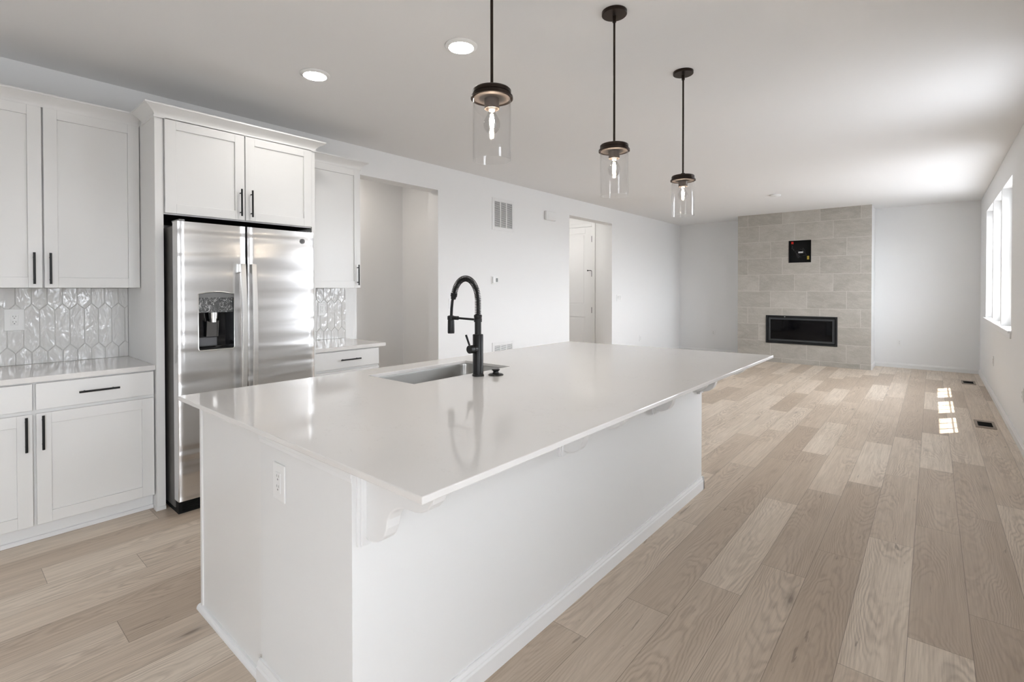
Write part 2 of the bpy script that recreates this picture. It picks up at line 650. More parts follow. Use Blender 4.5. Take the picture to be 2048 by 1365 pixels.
# baseboards: profile with stepped top
def baseboard(name, pts, n_out, h=.085, t=.014):
    # pts: two floor points along the wall, n_out: outward direction from the wall
    a, b = Vector((*pts[0], 0)), Vector((*pts[1], 0))
    n = Vector((*n_out, 0))
    prof = [(0, 0), (t, 0), (t, h * .66), (t * .72, h * .74), (t * .72, h * .80), (t * .35, h * .93), (t * .35, h), (0, h)]
    k = len(prof)
    vs = [a + n * q[0] + Vector((0, 0, q[1])) for q in prof] + [b + n * q[0] + Vector((0, 0, q[1])) for q in prof]
    fs = [tuple(range(k)), tuple(range(k, 2 * k))] + [(i, (i + 1) % k, k + (i + 1) % k, k + i) for i in range(k)]
    return MB().add(vs, fs)


FPX0, FPX1, FPY = 1.386, 3.466, 10.113
struct(baseboard('b', [(0, 3.733), (0, 6.385)], (1, 0)).obj('baseboard_left', 'trim'))
struct(baseboard('b', [(0, 7.714), (0, D)], (1, 0)).obj('baseboard_left_far', 'trim'))
struct(baseboard('b', [(.014, D), (FPX0, D)], (0, -1)).obj('baseboard_far_left', 'trim'))
struct(baseboard('b', [(FPX1 + .014, D), (W - .014, D)], (0, -1)).obj('baseboard_far_right', 'trim'))
struct(baseboard('b', [(W, ADDED_DOOR_Y[1] + .08), (W, D - .0)], (-1, 0)).obj('baseboard_right', 'trim'))
struct(baseboard('b', [(FPX1, FPY + .016), (FPX1, D - .014)], (1, 0)).obj('baseboard_chimney', 'trim'))

# ------------------------------------------------------------------ living room windows
for k, (a, b) in enumerate(WIN_Y):
    fr = MB()
    x0, x1 = W + .085, W + .15
    z0, z1 = ZS, ZT
    w = .04
    fr.box(x0, x1, a, a + w, z0, z1).box(x0, x1, b - w, b, z0, z1).box(x0, x1, a + w, b - w, z0, z0 + w).box(x0, x1, a + w, b - w, z1 - w, z1)
    wo = struct(fr.obj('window_%d' % (k + 1), 'trim', bevel=.003))
    zm = 1.762
    for (sx0, sx1, za, zb) in ((W + .10, W + .122, z0 + w, zm + .018), (W + .124, W + .146, zm - .018, z1 - w)):
        sb = MB()
        s_ = .034
        ya, yb = a + w, b - w
        sb.box(sx0, sx1, ya, ya + s_, za, zb).box(sx0, sx1, yb - s_, yb, za, zb)
        sb.box(sx0, sx1, ya + s_, yb - s_, za, za + s_ + .012).box(sx0, sx1, ya + s_, yb - s_, zb - s_, zb)
        xm = (sx0 + sx1) / 2
        gy0, gy1, gz0, gz1 = ya + s_, yb - s_, za + s_, zb - s_
        for q in (1, 2):
            yy = gy0 + (gy1 - gy0) * q / 3
            sb.box(xm - .006, xm + .006, yy - .008, yy + .008, gz0, gz1)
        zz = (gz0 + gz1) / 2
        sb.box(xm - .0055, xm + .0055, gy0, gy1, zz - .008, zz + .008)
        so = sb.obj('sash', 'trim', wo, bevel=.002)
        MB().box(xm - .002, xm + .002, gy0 - .004, gy1 + .004, gz0 - .004, gz1 + .004).obj('glass_pane', 'window_glass', so)
for k, (a, b) in enumerate(ADDED_SIDE_Y):  # added windows out of view, only there to let daylight in
    mb = MB()
    for ya, yb in ((a, a + .05), ((a + b) / 2 - .03, (a + b) / 2 + .03), (b - .05, b)):
        mb.box(W + .085, W + .15, ya, yb, ZS - .02, ZT)
    mb.box(W + .085, W + .15, a, b, ZS - .02, ZS + .04).box(W + .085, W + .15, a, b, ZT - .05, ZT).box(W + .085, W + .15, a, b, 1.66, 1.72)
    wo = struct(mb.obj('window_%d' % (k + 5), 'trim', bevel=.003))
    MB().box(W + .115, W + .119, a + .04, b - .04, ZS + .03, ZT - .04).obj('glass_pane', 'window_glass', wo)
    struct(MB().box(W - .035, W + .085, a + .001, b - .001, ZS - .02, ZS).obj('trim_%d' % (k + 3), 'trim', bevel=.003))
# long stool and apron under the three windows
mb = MB().box(W - .028, W - .001, WIN_Y[0][0] - .06, WIN_Y[2][1] + .06, ZS - .022, ZS)
for a, b in WIN_Y:
    mb.box(W - .001, W + .085, a + .001, b - .001, ZS - .02, ZS)
mb.box(W - .012, W - .001, WIN_Y[0][0] - .03, WIN_Y[2][1] + .03, ZS - .075, ZS - .022)
struct(mb.obj('trim_1', 'trim', bevel=.003))
# unseen slabs added outside to block sun at the right-hand windows
struct(MB().box(W + .16, 5.375, 6.7, 13.5, 2.95, 3.05).obj('sun_blocker', 'trim'))  # added to trim the sun patches on the living room floor
struct(MB().box(W + .16, 6.3, .3, 6.69, 2.95, 3.05).obj('side_sun_blocker', 'trim'))  # added to keep direct sun out of the added side windows

# ------------------------------------------------------------------ openings added behind the camera to bring in daylight
mb = MB()
y0, y1 = ADDED_DOOR_Y
for a, b in ((y0, y0 + .06), ((y0 + y1) / 2 - .05, (y0 + y1) / 2 + .05), (y1 - .06, y1)):
    mb.box(W + .04, W + .12, a, b, .02, 2.1)
mb.box(W + .04, W + .12, y0, y1, .02, .10).box(W + .04, W + .12, y0, y1, 2.03, 2.1)
do = struct(mb.obj('door_added', 'trim', bevel=.003))
MB().box(W + .075, W + .081, y0 + .05, y1 - .05, .09, 2.04).obj('glass_pane', 'window_glass', do)
mb = MB()
x0, x1 = ADDED_BACKWIN
for q in range(4):
    xx = x0 + (x1 - x0 - .06) * q / 3
    mb.box(xx, xx + .06, YB - .12, YB - .05, .5, 2.45)
mb.box(x0, x1, YB - .12, YB - .05, .5, .56).box(x0, x1, YB - .12, YB - .05, 2.39, 2.45)
wo = struct(mb.obj('window_4', 'trim', bevel=.003))
MB().box(x0 + .05, x1 - .05, YB - .088, YB - .082, .55, 2.40).obj('glass_pane', 'window_glass', wo)

# ------------------------------------------------------------------ entry hall door
dr = MB()
dx0, dx1, dz0, dz1 = DX0 + .004, DX1 - .004, .012, DZ - .004
ya, yb = DW + .012, DW + .047
cols = [dx0, dx0 + .15, dx1 - .15, dx1]
rails = [(dz0, .26), (.83, 1.055), (2.386, dz1)]
for a, b in ((cols[0], cols[1]), (cols[2], cols[3])):
    dr.box(a, b, ya, yb, dz0, dz1)
for a, b in rails:
    dr.box(cols[1], cols[2], ya, yb, a, b)
for a, b in ((rails[0][1], rails[1][0]), (rails[1][1], rails[2][0])):
    dr.box(cols[1], cols[2], ya + .010, yb - .01, a, b)
    dr.box(cols[1] + .035, cols[2] - .035, ya + .004, yb - .012, a + .035, b - .035)
d2 = struct(dr.obj('door_2', 'trim', bevel=.003), 'white two-panel interior door with black hinges in the far hall')
for zc in (2.27, 1.63, .96, .30):
    hg = MB().box(DX1 - .012, DX1 + .004, DW - .008, DW + .012, zc - .052, zc + .052)
    hg.lathe([(.006, -.055), (.006, .055)], (DX1 - .004, DW - .007, zc), 10)
    hg.obj('hinge', 'black', d2)
st = MB().tube([(DX1 - .005, DW - .012, 1.685), (DX1 - .035, DW - .03, 1.69), (DX1 - .075, DW - .03, 1.69)], .006, 8)
st.lathe([(.012, -.008), (.012, .008)], (DX1 - .078, DW - .03, 1.69), 10, 0)
st.obj('door_stop', 'black', d2)
mb = MB().box(DX1 + .001, DX1 + .066, DW - .016, DW, 0, DZ + .066).box(DX0 - .066, DX0 - .001, DW - .016, DW, 0, DZ + .066)
mb.box(DX0 - .001, DX1 + .001, DW - .016, DW, DZ + .001, DZ + .066)
struct(mb.obj('trim_2', 'trim', bevel=.004))
struct(baseboard('b', [(DX1 + .066, DW), (-.165, DW)], (0, -1)).obj('baseboard_entry', 'trim'))

# ------------------------------------------------------------------ cabinets
def shaker(mb, xf, y0, y1, z0, z1, t=.020, st=.060, rec=.009):
    x0 = xf - t
    mb.box(x0, xf, y0, y0 + st, z0, z1).box(x0, xf, y1 - st, y1, z0, z1)
    mb.box(x0, xf, y0 + st, y1 - st, z0, z0 + st).box(x0, xf, y0 + st, y1 - st, z1 - st, z1)
    mb.box(x0, xf - rec, y0 + st, y1 - st, z0 + st, z1 - st)
    return mb


def bar_pull(parent, xf, y, z, length, vertical=True):
    mb = MB()
    r, so = .0058, .030
    if vertical:
        mb.tube([(xf + so, y, z - length / 2), (xf + so, y, z + length / 2)], r, 12)
        for dz in (-length / 2 + .026, length / 2 - .026):
            mb.tube([(xf, y, z + dz), (xf + so, y, z + dz)], .0042, 10)
    else:
        mb.tube([(xf + so, y - length / 2, z), (xf + so, y + length / 2, z)], r, 12)
        for dy in (-length / 2 + .026, length / 2 - .026):
            mb.tube([(xf, y + dy, z), (xf + so, y + dy, z)], .0042, 10)
    return mb.obj('handle', 'black', parent, smooth=True)


def crown(x_wall, xf, y0, y1, z0, z1, out, left_ret, right_ret):
    """cove crown around the top of a cabinet: front run and mitred side returns (box outline grows with height)"""
    prof = []
    for i in range(9):
        a = i / 8
        o = out * (1 - math.cos(a * PI / 2)) * .86 + out * .04
        prof.append((o, z0 + (z1 - z0) * .82 * a))
    prof = [(0.0, z0 - .012), (.006, z0 - .012), (.006, z0)] + prof + [(out, z0 + (z1 - z0) * .84), (out, z1), (0, z1)]
    vs, fs = [], []
    for o, z in prof:
        ya = y0 - (o if left_ret else 0)
        yb = y1 + (o if right_ret else 0)
        vs += [(x_wall, ya, z), (xf + o, ya, z), (xf + o, yb, z), (x_wall, yb, z)]
    n = len(prof)
    for i in range(n - 1):
        for k in range(3):
            fs.append((i * 4 + k, i * 4 + k + 1, i * 4 + 4 + k + 1, i * 4 + 4 + k))
    fs.append(tuple((n - 1) * 4 + q for q in range(4)))
    # ends against the wall side
    mb = MB()
    mb.add(vs, fs)
    # end caps when no return
    if not left_ret:
        mb.add([(xf + o, y0, z) for o, z in prof], [tuple(range(n))])
    if not right_ret:
        mb.add([(xf + o, y1, z) for o, z in prof], [tuple(range(n))])
    return mb


G = 'white shaker kitchen cabinets'
PY = .897      # left face of the refrigerator's side panel
# left upper cabinet
t = thing('upper_cabinet', (0, -.03, 1.362), 'white shaker wall cabinet with two tall doors, left of the refrigerator', 'cabinet', G)
UX = .331
MB().box(.002, UX - .022, -.03, PY - .002, 1.368, 2.41).obj('body', 'cabinet', t)
for (a, b, hy) in ((-.03, .430, .393), (.438, .893, .462)):
    d = shaker(MB(), UX, a, b, 1.362, 2.405).obj('door', 'cabinet', t, bevel=.0015)
    bar_pull(d, UX, hy, 1.473, .180)
crown(.002, UX - .004, -.03, PY - .002, 2.412, 2.468, .055, False, False).obj('crown_moulding', 'cabinet', t)
# right upper cabinet
t = thing('upper_cabinet', (0, 1.925, 1.362), 'white shaker wall cabinet with one narrow door, right of the refrigerator', 'cabinet', G)
MB().box(.002, UX - .022, 1.925, 2.520, 1.368, 2.425).obj('body', 'cabinet', t)
d = shaker(MB(), UX, 1.930, 2.520, 1.362, 2.418).obj('door', 'cabinet', t, bevel=.0015)
bar_pull(d, UX, 2.487, 1.478, .182)
crown(.002, UX - .004, 1.925, 2.520, 2.425, 2.485, .058, False, True).obj('crown_moulding', 'cabinet', t)
# cabinet over the refrigerator with its tall side panels
FCX = .66
t = thing('refrigerator_cabinet', (0, PY, 0), 'tall white surround with a deep two-door cabinet over the refrigerator', 'cabinet', G)
MB().box(.002, FCX - .022, PY + .045, 1.895, 1.815, 2.41).obj('body', 'cabinet', t)
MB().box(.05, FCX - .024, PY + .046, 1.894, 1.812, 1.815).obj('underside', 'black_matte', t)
for y0, y1, nm in ((PY, PY + .044, 'side_panel'), (1.896, 1.922, 'side_panel')):
    mb = MB().box(.002, FCX - .012, y0, y1, 0, 2.41)
    if y0 == PY:
        mb.box(.60, FCX - .006, y0 - .008, y1, 0, .022)
    mb.obj(nm, 'cabinet', t, bevel=.001)
for (a, b, hy) in ((PY + .050, 1.409, 1.380), (1.416, 1.890, 1.450)):
    d = shaker(MB(), FCX, a, b, 1.822, 2.402).obj('door', 'cabinet', t, bevel=.0015)
    bar_pull(d, FCX, hy, 1.937, .182)
crown(.390, FCX - .006, PY, 1.922, 2.408, 2.468, .060, True, True).obj('crown_moulding', 'cabinet', t)
# left base cabinet
BX = .625
t = thing('base_cabinet', (0, -.2, 0), 'white base cabinet with drawers over two doors, left of the refrigerator', 'cabinet', G)
MB().box(.002, BX - .022, -.2, PY - .002, .09, .861).box(.05, .545, -.2, PY - .002, 0, .09).obj('body', 'cabinet', t)
MB().box(.546, .560, -.2, PY - .002, 0, .075).prism([(.560, 0), (.575, 0), (.575, .012), (.570, .020), (.560, .022)], 1, -.2, PY - .002).obj('toe_kick', 'trim', t)
for (a, b, hy) in ((-.19, .352, .326), (.366, .889, .391)):
    d = shaker(MB(), BX, a, b, .100, .692).obj('door', 'cabinet', t, bevel=.0015)
    bar_pull(d, BX, hy, .592, .182)
    dw = MB().box(BX - .02, BX, a, b, .712, .852).obj('drawer', 'cabinet', t, bevel=.0015)
    bar_pull(dw, BX, (a + b) / 2, .784, .180, False)
# right base cabinet
t = thing('base_cabinet', (0, 1.925, 0), 'white base cabinet with one drawer over a door, right of the refrigerator', 'cabinet', G)
MB().box(.002, BX - .022, 1.925, 2.515, .09, .861).box(.05, .545, 1.925, 2.515, 0, .09).obj('body', 'cabinet', t)
d = shaker(MB(), BX, 1.932, 2.508, .100, .694).obj('door', 'cabinet', t, bevel=.0015)
bar_pull(d, BX, 1.965, .592, .182)
dw = MB().box(BX - .02, BX, 1.932, 2.508, .714, .852).obj('drawer', 'cabinet', t, bevel=.0015)
bar_pull(dw, BX, 2.225, .783, .180, False)
# wall counters
tag(MB().box(.002, .642, -.21, PY - .001, .862, .891).obj('countertop', 'quartz', bevel=.002), 'white quartz countertop on the base cabinet left of the refrigerator', 'countertop')
tag(MB().box(.002, .642, 1.924, 2.567, .862, .891).obj('countertop', 'quartz', bevel=.002), 'short white quartz countertop right of the refrigerator', 'countertop')


# picket tile backsplash
def hex_backsplash(name, y0, y1, z0, z1, x0=.0005):
    mb = MB()
    mb.box(x0, x0 + .006, y0, y1, z0, z1)
    grout = mb
    pw, ph, hz = .0715, .298, .037
    tiles = MB()
    rnd = []

    def clip(poly, axis, val, keep_less):
        out = []
        for i in range(len(poly)):
            a, b = poly[i], poly[(i + 1) % len(poly)]
            ia = (a[axis] <= val) if keep_less else (a[axis] >= val)
            ib = (b[axis] <= val) if keep_less else (b[axis] >= val)
            if ia:
                out.append(a)
            if ia != ib:
                s = (val - a[axis]) / (b[axis] - a[axis])
                out.append((a[0] + s * (b[0] - a[0]), a[1] + s * (b[1] - a[1])))
        return out
    for row in range(-3, 4):
        zc = 1.112 + row * (ph - hz)
        off = .342 if row % 2 == 0 else .342 + pw / 2
        for k in range(-12, 40):
            yc = off + k * pw
            if yc + pw < y0 or yc - pw > y1:
                continue
            g = .0011
            w, h = pw / 2 - g, ph / 2 - g * 1.3
            poly = [(yc - w, zc - h + hz), (yc, zc - h), (yc + w, zc - h + hz), (yc + w, zc + h - hz), (yc, zc + h), (yc - w, zc + h - hz)]
            for ax, val, kl in ((0, y0 + .0005, False), (0, y1 - .0005, True), (1, z0 + .0005, False), (1, z1 - .0005, True)):
                if poly:
                    poly = clip(poly, ax, val, kl)
            if len(poly) < 3:
                continue
            cy = sum(q[0] for q in poly) / len(poly)
            cz = sum(q[1] for q in poly) / len(poly)
            if max(q[0] for q in poly) - min(q[0] for q in poly) < .004 or max(q[1] for q in poly) - min(q[1] for q in poly) < .004:
                continue
            n = len(poly)
            ins = [(q[0] + (cy - q[0]) * .06, q[1] + (cz - q[1]) * .022) for q in poly]
            vs = [(x0 + .006, *q) for q in poly] + [(x0 + .0088, *q) for q in poly] + [(x0 + .0102, *q) for q in ins]
            fs = []
            for i in range(n):
                j = (i + 1) % n
                fs += [(i, j, n + j, n + i), (n + i, n + j, 2 * n + j, 2 * n + i)]
            fs.append(tuple(range(2 * n, 3 * n)))
            tiles.add(vs, fs)
            rr = random.random()
            rnd += [rr] * (3 * n)
    t = thing(name, (0, y0, z0), '', 'backsplash', 'picket tile backsplashes')
    grout.obj('grout', 'grout', t)
    me_o = tiles.obj('tiles', 'hex', t)
    at = me_o.data.attributes.new('tile_rand', 'FLOAT', 'POINT')
    at.data.foreach_set('value', rnd)
    return t


t = hex_backsplash('tile_backsplash', -.2, PY - .001, .8915, 1.3615)
t['label'] = 'glossy white picket tile backsplash above the left countertop'
t = hex_backsplash('tile_backsplash', 1.9225, 2.566, .8915, 1.3615)
t['label'] = 'narrow glossy white picket tile backsplash right of the refrigerator'


# ------------------------------------------------------------------ refrigerator
RX = .84
RZ0, RZ1 = .085, 1.757
RY0, RYM, RY1 = .955, 1.347, 1.812
t = thing('refrigerator', (.04, RY0, 0), 'stainless steel side-by-side refrigerator with a dark ice and water dispenser', 'refrigerator')
MB().box(.04, .755, RY0 + .004, RY1 - .004, .03, 1.735).obj('body', 'dark_grey', t, bevel=.004)
mb = MB().box(.05, .80, RY0 + .01, RY1 - .01, .0, .082)
for k in range(7):
    mb.box(.80, .806, RY0 + .03, RY1 - .03, .012 + k * .009, .016 + k * .009)
mb.obj('base_grille', 'black_matte', t)


def fridge_door(y0, y1, za, zb, hole=None):
    # slightly crowned steel front with soft vertical edges
    pts = []
    n = 14
    for i in range(n + 1):
        a = i / n
        y = y0 + (y1 - y0) * a
        e = min(a, 1 - a) * (y1 - y0)
        x = RX - (.012 * (1 - min(1, e / .022)) ** 2)
        pts.append((x, y))
    # finer points near edges
    yy = [0, .002, .005, .010, .016, .024]
    ed = []
    for q in yy:
        ed.append((RX - .0015 - .010 * (1 - q / .024) ** 2.2 + .0015 * min(1, q / .024), y0 + q * .2))
    mid = []
    for i in range(1, 12):
        a = i / 12
        y = y0 + .011 + (y1 - y0 - .022) * a
        mid.append((RX + .0015 * math.sin(a * PI), y))
    ed2 = [(x, y1 - (y - y0)) for x, y in ed][::-1]
    poly = [(.765, y0), *ed, *mid, *ed2, (.765, y1)]
    mb = MB().prism(poly, 2, za, zb)
    return mb


frz = fridge_door(RY0, RYM - .004, RZ0, RZ1).obj('freezer_door', 'steel', t, smooth=True, angle=50)
# dispenser opening with arched top
DY0, DY1, DZ0, DZ1 = 1.066, 1.268, .978, 1.322


def disp_outline(y0, y1, z0, z1, arch, r=.012):
    p = []
    for cx_, cz_, a0 in ((y0 + r, z0 + r, PI), (y1 - r, z0 + r, 1.5 * PI)):
        for i in range(5):
            a = a0 + PI / 2 * i / 4
            p.append((cx_ + r * math.cos(a), cz_ + r * math.sin(a)))
    for i in range(13):
        s = i / 12
        p.append((y1 + (y0 - y1) * s, z1 + arch * math.sin(s * PI)))
    return p


cut = MB().prism(disp_outline(DY0, DY1, DZ0, DZ1, .014), 0, .74, .90).obj('cutter', 'black_matte')
frz.location = Vector(frz.location) + t.location   # world space for the cut
frz.parent = None
boolean_cut(frz, cut)
frz.parent = t
frz.location = -Vector(t.location)
# dispenser tub
mb = MB()
ol = disp_outline(DY0 + .0006, DY1 - .0006, DZ0 + .0006, DZ1 - .0006, .014)
n = len(ol)
vs = [(RX - .003, *q) for q in ol] + [(.768, *q) for q in ol]
fs = [(i, (i + 1) % n, n + (i + 1) % n, n + i) for i in range(n)] + [tuple(range(n, 2 * n))]
mb.add(vs, fs)
tub = mb.obj('dispenser_recess', 'black_gloss', frz)
MB().prism([(y, z) for y, z in disp_outline(DY0 + .001, DY1 - .001, 1.208, DZ1 - .002, .012, .002)], 0, .800, .822).obj('control_panel', 'film', frz)
MB().prism([(y, z) for y, z in disp_outline(DY0 + .001, DY1 - .001, 1.300, DZ1 - .002, .012, .002)], 0, .8225, .838).obj('panel_hood', 'hinge_grey', frz)
mb = MB().lathe([(.024, 1.168), (.026, 1.207)], (.808, 1.160, 0), 24)
mb.lathe([(.020, 1.146), (.020, 1.168)], (.806, 1.160, 0), 24)
mb.obj('nozzle', 'steel_handle', frz, smooth=True)
mb = MB().prism([(.797, 1.150), (.803, 1.150), (.793, 1.055), (.787, 1.055)], 1, 1.128, 1.186)
mb.prism([(.797, 1.155), (.812, 1.155), (.798, 1.055), (.787, 1.055)], 1, 1.124, 1.128).prism([(.797, 1.155), (.812, 1.155), (.798, 1.055), (.787, 1.055)], 1, 1.186, 1.190)
mb.obj('paddle', 'dark_grey', frz)
MB().box(.770, .783, DY0 + .004, DY0 + .125, .995, 1.052).obj('recess_step', 'tray', frz, bevel=.006)
MB().box(.770, .842, DY0 + .003, DY1 - .003, DZ0 + .002, DZ0 + .012).obj('drip_tray', 'black_gloss', frz, bevel=.003)
# bright bezel
bz = [(RX + .0025, y, z) for y, z in disp_outline(DY0 - .001, DY1 + .001, DZ0 - .001, DZ1 + .001, .014)]
MB().tube(bz + [bz[0]], .0028, 8).obj('bezel', 'steel_handle', frz, smooth=True)
fd = fridge_door(RYM + .004, RY1, RZ0, RZ1).obj('refrigerator_door', 'steel', t, smooth=True, angle=50)


def fridge_handle(yc, parent):
    mb = MB()
    n = 24
    z0, z1 = .60, 1.515
    outer, inner = [], []
    for i in range(n + 1):
        a = i / n
        z = z0 + (z1 - z0) * a
        b = math.sin(a * PI) ** .8 if 0 < a < 1 else 0
        x = RX + .040 + .022 * b
        outer.append((x + .012, z))
        inner.append((x, z))
    poly = outer + inner[::-1]
    mb.prism(poly, 1, yc - .0155, yc + .0155)
    for za, zb in ((z0 + .0, z0 + .05), (z1 - .055, z1)):
        mb.box(RX, RX + .044, yc - .010, yc + .010, za, zb)
    return mb.obj('handle', 'steel_handle', parent, bevel=.003, smooth=True)


fridge_handle(1.308, frz)
fridge_handle(1.374, fd)
# round maker's badge
mb = MB()
cy_, cz_ = 1.722, 1.690
ring = [(RX + .0045, cy_ + .0165 * math.cos(2 * PI * i / 40), cz_ + .0165 * math.sin(2 * PI * i / 40)) for i in range(41)]
mb.tube(ring, .0011, 6)
mb.lathe([(.0155, 0), (.0155, .0012)], (RX + .003, cy_, cz_), 32, 0)
badge = mb.obj('badge', 'hinge_grey', fd, smooth=True)


def text_mesh(body, size, mat, name, parent, loc, rot, extrude=.0004):
    cu = bpy.data.curves.new(name, 'FONT')
    cu.body = body
    cu.size = size
    cu.extrude = extrude
    cu.align_x = 'CENTER'
    cu.align_y = 'CENTER'
    o = bpy.data.objects.new(name, cu)
    COL.objects.link(o)
    o.rotation_euler = rot
    o.location = loc
    bpy.context.view_layer.update()
    me = bpy.data.meshes.new_from_object(o.evaluated_get(bpy.context.evaluated_depsgraph_get()))
    me.transform(o.matrix_world)
    bpy.data.objects.remove(o)
    mo = bpy.data.objects.new(name, me)
    COL.objects.link(mo)
    me.materials.clear()
    me.materials.append(M[mat])
    mo.parent = parent
    off = Vector((0, 0, 0))
    rr = parent
    while rr is not None:
        off += rr.location
        rr = rr.parent
    mo.location = -off
    return mo


badge_txt = MB()
for sgn, yy in ((-1, cy_ - .0055), (1, cy_ + .0055)):
    # looping G and E strokes
    pts = []
    for i in range(17):
        a = (.25 * PI + 1.5 * PI * i / 16) if sgn < 0 else (.3 * PI + 1.4 * PI * i / 16)
        pts.append((RX + .0048, yy + .0052 * math.cos(a), cz_ + .0075 * math.sin(a)))
    if sgn < 0:
        pts += [(RX + .0048, yy + .004, cz_ - .001), (RX + .0048, yy, cz_ - .001)]
        badge_txt.tube(pts, .0009, 6)
    else:
        badge_txt.tube(pts, .0009, 6)
        badge_txt.tube([(RX + .0048, yy - .005, cz_), (RX + .0048, yy + .002, cz_)], .0009, 6)
badge_txt.obj('badge_lettering', 'dark_grey', fd)
MB().box(.70, .835, RY0 + .012, RY0 + .045, 1.757, 1.770).obj('hinge_cap', 'hinge_grey', t, bevel=.004)
MB().box(.70, .81, RY1 - .05, RY1 - .006, 1.757, 1.768).obj('hinge_cap', 'hinge_grey', t, bevel=.004)

# ------------------------------------------------------------------ island
IX0, IX1, IY0, IY1 = 1.885, 3.052, .732, 3.383
IZ = .896
t = thing('kitchen_island', (IX0, IY0, 0), 'long white kitchen island with painted panels and curved corbels', 'kitchen island')
MB().box(2.49, IX1, IY0, IY1, 0, IZ).obj('knee_wall', 'island', t, bevel=.001)
MB().box(IX0 + .012, 2.489, IY0 + .012, IY0 + .030, 0, IZ).obj('end_panel', 'cabinet', t)
MB().box(IX0 + .012, 2.489, IY1 - .03, IY1 - .012, 0, IZ).obj('end_panel', 'cabinet', t)
MB().box(IX0, IX0 + .020, IY0 + .006, IY0 + .040, .0, IZ).obj('corner_stile', 'cabinet', t, bevel=.002)
# working side: cabinet carcass fronts facing the refrigerator
mb = MB()
mb.box(IX0 + .10, 2.489, IY0 + .031, IY1 - .031, 0, .10)
mb.box(IX0 + .022, 2.489, IY0 + .031, 1.30, .10, IZ).box(IX0 + .022, 2.489, 2.29, IY1 - .031, .10, IZ)
mb.box(IX0 + .022, 2.489, 1.30, 2.29, .10, .62).box(IX0 + .022, IX0 + .04, 1.30, 2.29, .62, IZ).box(2.45, 2.489, 1.30, 2.29, .62, IZ)
mb.obj('carcass', 'cabinet', t)
ys = [IY0 + .045, 1.30, 1.79, 2.29, 2.83, IY1 - .035]
for i in range(5):
    a, b = ys[i] + .004, ys[i + 1] - .004
    m2 = MB()
    x0 = IX0 + .001
    st_ = .06
    m2.box(x0, x0 + .02, a, a + st_, .11, .70).box(x0, x0 + .02, b - st_, b, .11, .70)
    m2.box(x0, x0 + .02, a + st_, b - st_, .11, .17).box(x0, x0 + .02, a + st_, b - st_, .64, .70)
    m2.box(x0 + .009, x0 + .02, a + st_, b - st_, .17, .64)
    m2.obj('door', 'cabinet', t, bevel=.0015)
    MB().box(x0, x0 + .02, a, b, .715, .875).obj('drawer', 'cabinet', t, bevel=.0015)
# moulding under the top on the knee wall end
mb = MB().box(2.488, IX1 + .004, IY0 - .010, IY0 + .001, .868, IZ).box(2.488, IX1 + .003, IY0 - .006, IY0 + .001, .845, .868).box(2.488, IX1 + .002, IY0 - .003, IY0 + .001, .832, .845)
mb.obj('top_moulding', 'trim', t, bevel=.002)
# shoe and base mouldings
mb = MB()
q = [(0, 0), (.019, 0), (.018, .008), (.014, .015), (.008, .0185), (0, .019)]
mb.prism([(IY0 + .012 - a, b) for a, b in q], 0, IX0 - .012, 2.478)
mb.obj('shoe_moulding', 'trim', t)
mb = baseboard('b', [(2.478, IY0), (IX1 + .014, IY0)], (0, -1))
b2 = baseboard('b', [(IX1, IY0 - .014), (IX1, IY1 + .014)], (1, 0))
mb.add(b2.v, b2.f)
b2 = baseboard('b', [(2.49, IY1), (IX1 + .014, IY1)], (0, 1))
mb.add(b2.v, b2.f)
mb.obj('base_moulding', 'trim', t)


def corbel(yc):
    prof = [(3.066, .896), (3.066, .676), (3.084, .673), (3.100, .675), (3.120, .682), (3.136, .692), (3.149, .706), (3.160, .730), (3.166, .755),
            (3.176, .772), (3.190, .785), (3.206, .795), (3.226, .802), (3.250, .805), (3.276, .806), (3.298, .811), (3.320, .823), (3.338, .842), (3.348, .862), (3.350, .896)]
    mb = MB().prism(prof, 1, yc - .022, yc + .022)
    co = mb.obj('corbel', 'trim', t, bevel=.004)
    p = MB().box(IX1, 3.062, yc - .043, yc + .043, .657, IZ)
    p.box(3.062, 3.068, yc - .036, yc + .036, .657, IZ)
    p.obj('back_plate', 'trim', co, bevel=.002)


for yc in (.787, 1.735, 2.640, 3.335):
    corbel(yc)

# quartz top with sink cut-out
A = [(1.880, .662), (3.417, .671), (3.439, 3.606), (1.921, 3.480)]
S = [(2.055, 1.450), (2.417, 1.450), (2.417, 2.138), (2.055, 2.138)]
zt, zb = .914, .8965
vs = [(x, y, zt) for x, y in A] + [(x, y, zt) for x, y in S] + [(x, y, zb) for x, y in A] + [(x, y, zb) for x, y in S]
fs = []
for i in range(4):
    j = (i + 1) % 4
    fs += [(i, j, 4 + j, 4 + i), (8 + i, 8 + j, 12 + j, 12 + i), (i, j, 8 + j, 8 + i), (4 + i, 4 + j, 12 + j, 12 + i)]
top = tag(MB().add(vs, fs).obj('island_countertop', 'quartz', bevel=.0025), 'large white quartz island countertop with overhang and sink cut-out', 'countertop')

# undermount sink
t = thing('kitchen_sink', (2.236, 1.794, .68), 'stainless steel undermount sink set into the island countertop', 'sink')


def rrect(x0, x1, y0, y1, r, n=6):
    p = []
    for cx_, cy_, a0 in ((x1 - r, y1 - r, 0), (x0 + r, y1 - r, PI / 2), (x0 + r, y0 + r, PI), (x1 - r, y0 + r, 1.5 * PI)):
        for i in range(n + 1):
            a = a0 + PI / 2 * i / n
            p.append((cx_ + r * math.cos(a), cy_ + r * math.sin(a)))
    return p


